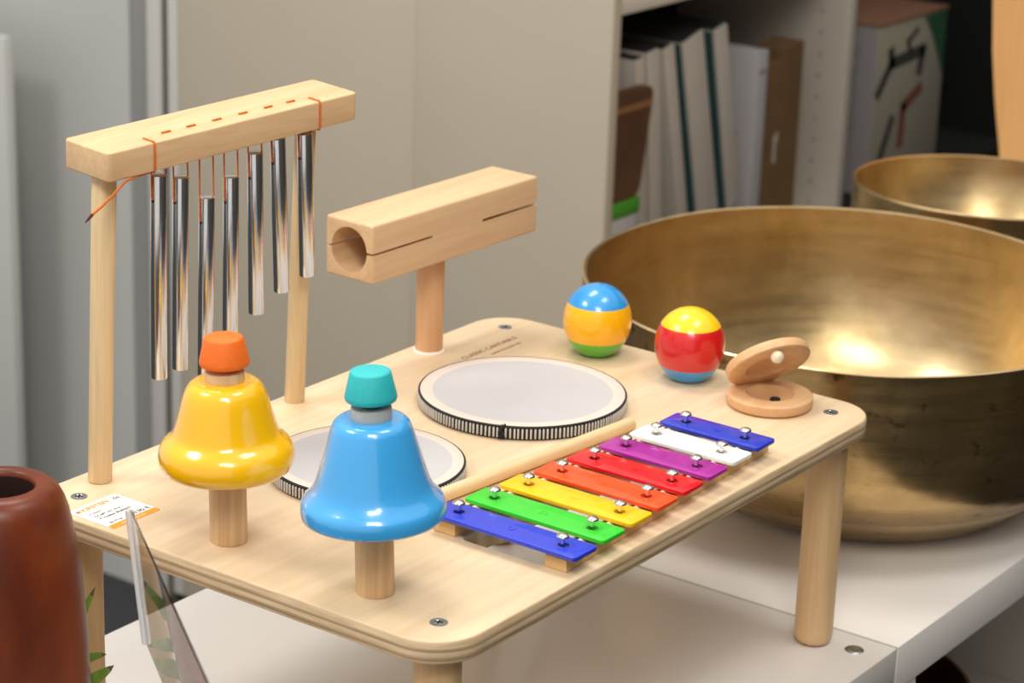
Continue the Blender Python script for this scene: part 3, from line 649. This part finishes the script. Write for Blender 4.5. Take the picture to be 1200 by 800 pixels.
# ------------------------------------------------------------------ bronze bowls
def bowl(cx, cy, prof, th, shift, tiltn, label, inner, cat='bowl', seg=160):
    zr = prof[-1][1]; z0 = prof[0][1]
    t = thing('singing_bowl', (cx + shift[0], cy + shift[1], z0), label, cat, 'bronze singing bowls on the white table')
    def place(bm):
        for v in bm.verts:
            k = (v.co.z - z0) / (zr - z0); q = (1 - k) ** 1.3 if k < 1 else 0
            a = math.atan2(v.co.y, v.co.x)
            w = 1 + 0.004 * math.sin(3 * a + 1) * k + 0.003 * math.sin(7 * a) * k
            v.co.x *= w; v.co.y *= w
            v.co.z -= (tiltn[0] * v.co.x + tiltn[1] * v.co.y) * max(0, k) ** 2
            v.co.x += cx + shift[0] * q; v.co.y += cy + shift[1] * q
        return bm
    obj('outer_wall', place(lathe([(0.0, z0)] + prof, seg, cap1=False)), M['bronze_out'], t, angle=60)
    obj('rim', place(lathe([prof[-1], (prof[-1][0] + 0.0006, zr + 0.001), (prof[-1][0] - th * .3, zr + 0.002), (prof[-1][0] - th, zr + 0.001)], seg, cap0=False, cap1=False)), M['bronze_rim'], t)
    obj('inner_wall', place(lathe([(prof[-1][0] - th, zr + 0.001)] + inner, seg, cap0=False, cap1=False)), M['bronze_in'], t, angle=60)
bowl(0.5621, -0.0038, [(0.10, -0.196), (0.13, -0.1952), (0.145, -0.1925), (0.156, -0.1865), (0.170, -0.1755), (0.184, -0.1645), (0.200, -0.1515), (0.216, -0.1375), (0.229, -0.1200), (0.2375, -0.0980), (0.2420, -0.0700), (0.2440, -0.0400), (0.2432, -0.0150), (0.2429, 0.0)],
     0.0036, (0.0130, -0.0180), (0.0103 * -1, 0.0174 * -1), 'large bronze bowl behind the right corner of the wooden table',
     [(0.2390, -0.018), (0.2375, -0.036), (0.2350, -0.054), (0.2315, -0.072), (0.2268, -0.090), (0.2208, -0.108), (0.2132, -0.126), (0.2036, -0.144), (0.1910, -0.160), (0.173, -0.1735), (0.150, -0.182), (0.11, -0.188), (0.06, -0.190), (0.0, -0.190)])
bowl(1.0440, 0.0890, [(0.06, -0.196), (0.08, -0.1945), (0.10, -0.186), (0.118, -0.17), (0.132, -0.145), (0.1400, -0.11), (0.1435, -0.07), (0.1438, -0.02)],
     0.0032, (0.0, 0.0), (0.0213, 0.0033), 'smaller bronze bowl farther back at the right edge',
     [(0.1396, -0.034), (0.1372, -0.048), (0.1332, -0.063), (0.1276, -0.079), (0.1200, -0.096), (0.110, -0.114), (0.097, -0.134), (0.082, -0.155), (0.07, -0.179), (0.04, -0.186), (0.0, -0.188)])

# ------------------------------------------------------------------ foreground: turned wooden vessel, plant, acrylic stand
jx, jy = -0.3534, 0.1233
t = thing('wooden_vessel', (jx, jy, -0.196), 'reddish brown turned wooden vessel with a round hole at the lower left', 'vessel')
pf = [(0.050, -0.196), (0.054, -0.194), (0.0555, -0.188), (0.0555, -0.10), (0.0548, -0.06), (0.0525, -0.025), (0.0505, -0.004), (0.0487, 0.0095), (0.0465, 0.0220), (0.0445, 0.0315), (0.0420, 0.0392), (0.0390, 0.0450), (0.0352, 0.0488), (0.0310, 0.0505), (0.0272, 0.0508), (0.0245, 0.0502), (0.0230, 0.0488), (0.0225, 0.0465)]
obj('bore', lathe([(0.0225, 0.0465), (0.0225, -0.06), (0.0, -0.062)], 96, (jx, jy, 0), False, False), plain('shaded_bore', col(44, 18, 12), 0.6), t)  # lining coloured darker than the wood to paint the hole's shade
obj('body', lathe(pf, 96, (jx, jy, 0), True, False), M['redwood'], t, angle=60)

t = thing('aloe_plant', (-0.303, 0.194, -0.196), 'small spiky green succulent peeking out behind the reddish brown vessel', 'plant')
root = Vector((-0.303, 0.194, -0.150))
obj('pot', lathe([(0.012, -0.196), (0.016, -0.190), (0.018, -0.160), (0.0165, -0.160), (0.015, -0.166), (0.0, -0.166)], 32, (root.x, root.y, 0)), M['pot'], t)
def leaf(p0, p1, p2, w, nrm):
    bm = bmesh.new(); rows = []; n_ = 18
    for i in range(n_ + 1):
        s = i / n_; p = p0 * (1 - s) ** 2 + p1 * 2 * s * (1 - s) + p2 * s ** 2
        tn = ((p1 - p0) * (1 - s) + (p2 - p1) * s).normalized(); sd = tn.cross(nrm).normalized(); up = sd.cross(tn)
        ww = w * (1 - s) ** 0.6 + 0.00015; tooth = 0.0011 if (i % 3 == 1 and i < n_ - 2) else 0
        th = ww * 0.38
        rows.append([bm.verts.new(p + sd * (ww + tooth)), bm.verts.new(p + up * th * 0.35 + sd * ww * .5), bm.verts.new(p + up * th * 0.15), bm.verts.new(p + up * th * 0.35 - sd * ww * .5), bm.verts.new(p - sd * (ww + tooth)), bm.verts.new(p - up * th)])
    for a, b in zip(rows, rows[1:]):
        for k in range(6): bm.faces.new((a[k], a[(k + 1) % 6], b[(k + 1) % 6], b[k]))
    bm.faces.new(rows[0]); bm.faces.new(list(reversed(rows[-1])))
    for f in bm.faces:
        f.material_index = 0
    for a in rows[-1:]:
        for v in a:
            for f in v.link_faces: f.material_index = 1
    return bm
view = Vector((-0.77, -0.55, 0.32)).normalized()
LV = [(Vector((-0.287, 0.1420, -0.110)), Vector((-0.2850, 0.1077, -0.0415)), 0.0085, (0.3, -0.9, 0.2)),
      (Vector((-0.282, 0.1400, -0.105)), Vector((-0.2850, 0.0985, -0.0890)), 0.0085, (-0.2, 0.2, 1)),
      (Vector((-0.283, 0.1350, -0.135)), Vector((-0.2880, 0.0885, -0.0930)), 0.0110, (-0.3, 0.1, 1)),
      (Vector((-0.325, 0.220, -0.10)), Vector((-0.340, 0.240, -0.07)), 0.006, (0, 1, 0.3)),
      (Vector((-0.290, 0.225, -0.11)), Vector((-0.285, 0.250, -0.09)), 0.006, (0, 1, 0.4))]
for p1, p2, w, nn in LV:
    obj('leaf', leaf(root + Vector((0, 0, -0.014)), p1, p2, w, view if nn[0] > -5 else Vector(nn)), [M['leaf'], M['leaf_tip']], t)

t = thing('acrylic_stand', (-0.36, -0.05, -0.196), 'clear acrylic sign holder standing in front of the table corner', 'sign holder')
A, Bq = Vector((-0.34, 0.0194, 0.0561)), Vector((-0.34, 0.0064, -0.033)); Cq = Vector((-0.34, -0.0875, -0.1935))
e = Vector((-0.588, -0.809, 0)).normalized() * 0.34
def sheet(p, q, th):
    nrm = e.cross(q - p).normalized() * th
    bm = bmesh.new()
    vs = [bm.verts.new(v) for v in (p, q, q + e, p + e, p + nrm, q + nrm, q + e + nrm, p + e + nrm)]
    for k, ids in enumerate(((0, 1, 2, 3), (7, 6, 5, 4), (0, 4, 5, 1), (1, 5, 6, 2), (2, 6, 7, 3), (3, 7, 4, 0))):
        f = bm.faces.new([vs[i] for i in ids]); f.material_index = 0
    return bm
obj('upright_sheet', sheet(A, Bq, 0.0013), [M['acrylic'], M['acrylic_edge']], t, angle=10)
es = obj('edge_bead', sweep([A + Vector((0, 0, -0.0005)), A * .7 + Bq * .3, A * .3 + Bq * .7, Bq + Vector((0, 0, 0.001))], 0.0029, 16), M['acrylic_edge'], t)
obj('leaning_sheet', sheet(Bq + (Cq - Bq) * 0.004, Cq, 0.0013), [M['acrylic'], M['acrylic_edge']], t, angle=10)
obj('foot_sheet', sheet(Vector((-0.34, -0.0875, -0.1955)), Vector((-0.30, -0.145, -0.1955)), 0.003), [M['acrylic'], M['acrylic_edge']], t, angle=10)

# ------------------------------------------------------------------ lights
def area(name, loc, target, sx, sy, power, c):
    l = bpy.data.lights.new(name, 'AREA'); l.shape = 'RECTANGLE'; l.size = sx; l.size_y = sy; l.energy = power; l.color = c
    o = bpy.data.objects.new(name, l); C.objects.link(o); o.location = loc
    o.rotation_euler = (Vector(target) - Vector(loc)).to_track_quat('-Z', 'Y').to_euler()
    return o
area('hall_light_near', (-1.75, -1.25, 2.3), (0.1, 0, 0), 0.9, 0.6, 29, (1.0, 0.96, 0.90))
area('hall_light_beside', (-1.75, -1.80, 2.15), (0.2, 0, 0), 0.4, 0.6, 10, (1.0, 0.94, 0.82))
area('fill_light_front', (0.25, -0.95, 2.6), (0.25, -0.55, -0.2), 0.9, 0.6, 22, (1.0, 0.96, 0.91))  # added lamp that brightens the white table in front of the board
area('hall_light_over', (0.35, 0.75, 2.1), (0.1, 0.1, 0), 0.8, 0.5, 20, (1.0, 0.95, 0.88))
area('hall_light_left', (-1.3, 1.2, 2.0), (0.2, 0.3, -0.1), 0.8, 0.5, 24, (1.0, 0.97, 0.93))

w = bpy.data.worlds.new('hall'); bpy.context.scene.world = w; w.use_nodes = True
w.node_tree.nodes['Background'].inputs['Color'].default_value = (1.0, 0.96, 0.91, 1)
w.node_tree.nodes['Background'].inputs['Strength'].default_value = 0.85

# ------------------------------------------------------------------ camera
cam = bpy.data.cameras.new('camera'); co = bpy.data.objects.new('camera', cam); C.objects.link(co)
rt, up, fw = Vector((0.5889, -0.8075, 0.0334)), Vector((0.2394, 0.2137, 0.9471)), Vector((0.7719, 0.5498, -0.3191))
rt = rt.normalized(); fw = fw.normalized(); up = rt.cross(fw).normalized(); 
mc = Matrix((rt, up, -fw)).transposed().to_4x4(); mc.translation = Vector((-1.3594, -0.9963, 0.6542))
co.matrix_world = mc
cam.sensor_width = 36.0; cam.lens = 2871.2 * 36.0 / 1200.0; cam.clip_start = 0.05
cam.dof.use_dof = True; cam.dof.focus_distance = 1.70; cam.dof.aperture_fstop = 10.0
bpy.context.scene.camera = co

for o in list(C.objects):
    if o.parent is None: o.location.z += Z0

sc = bpy.context.scene
sc.view_settings.view_transform = 'Standard'; sc.view_settings.look = 'None'
sc.view_settings.gamma = 1.0; sc.view_settings.use_curve_mapping = False
sc.view_settings.exposure = -0.07
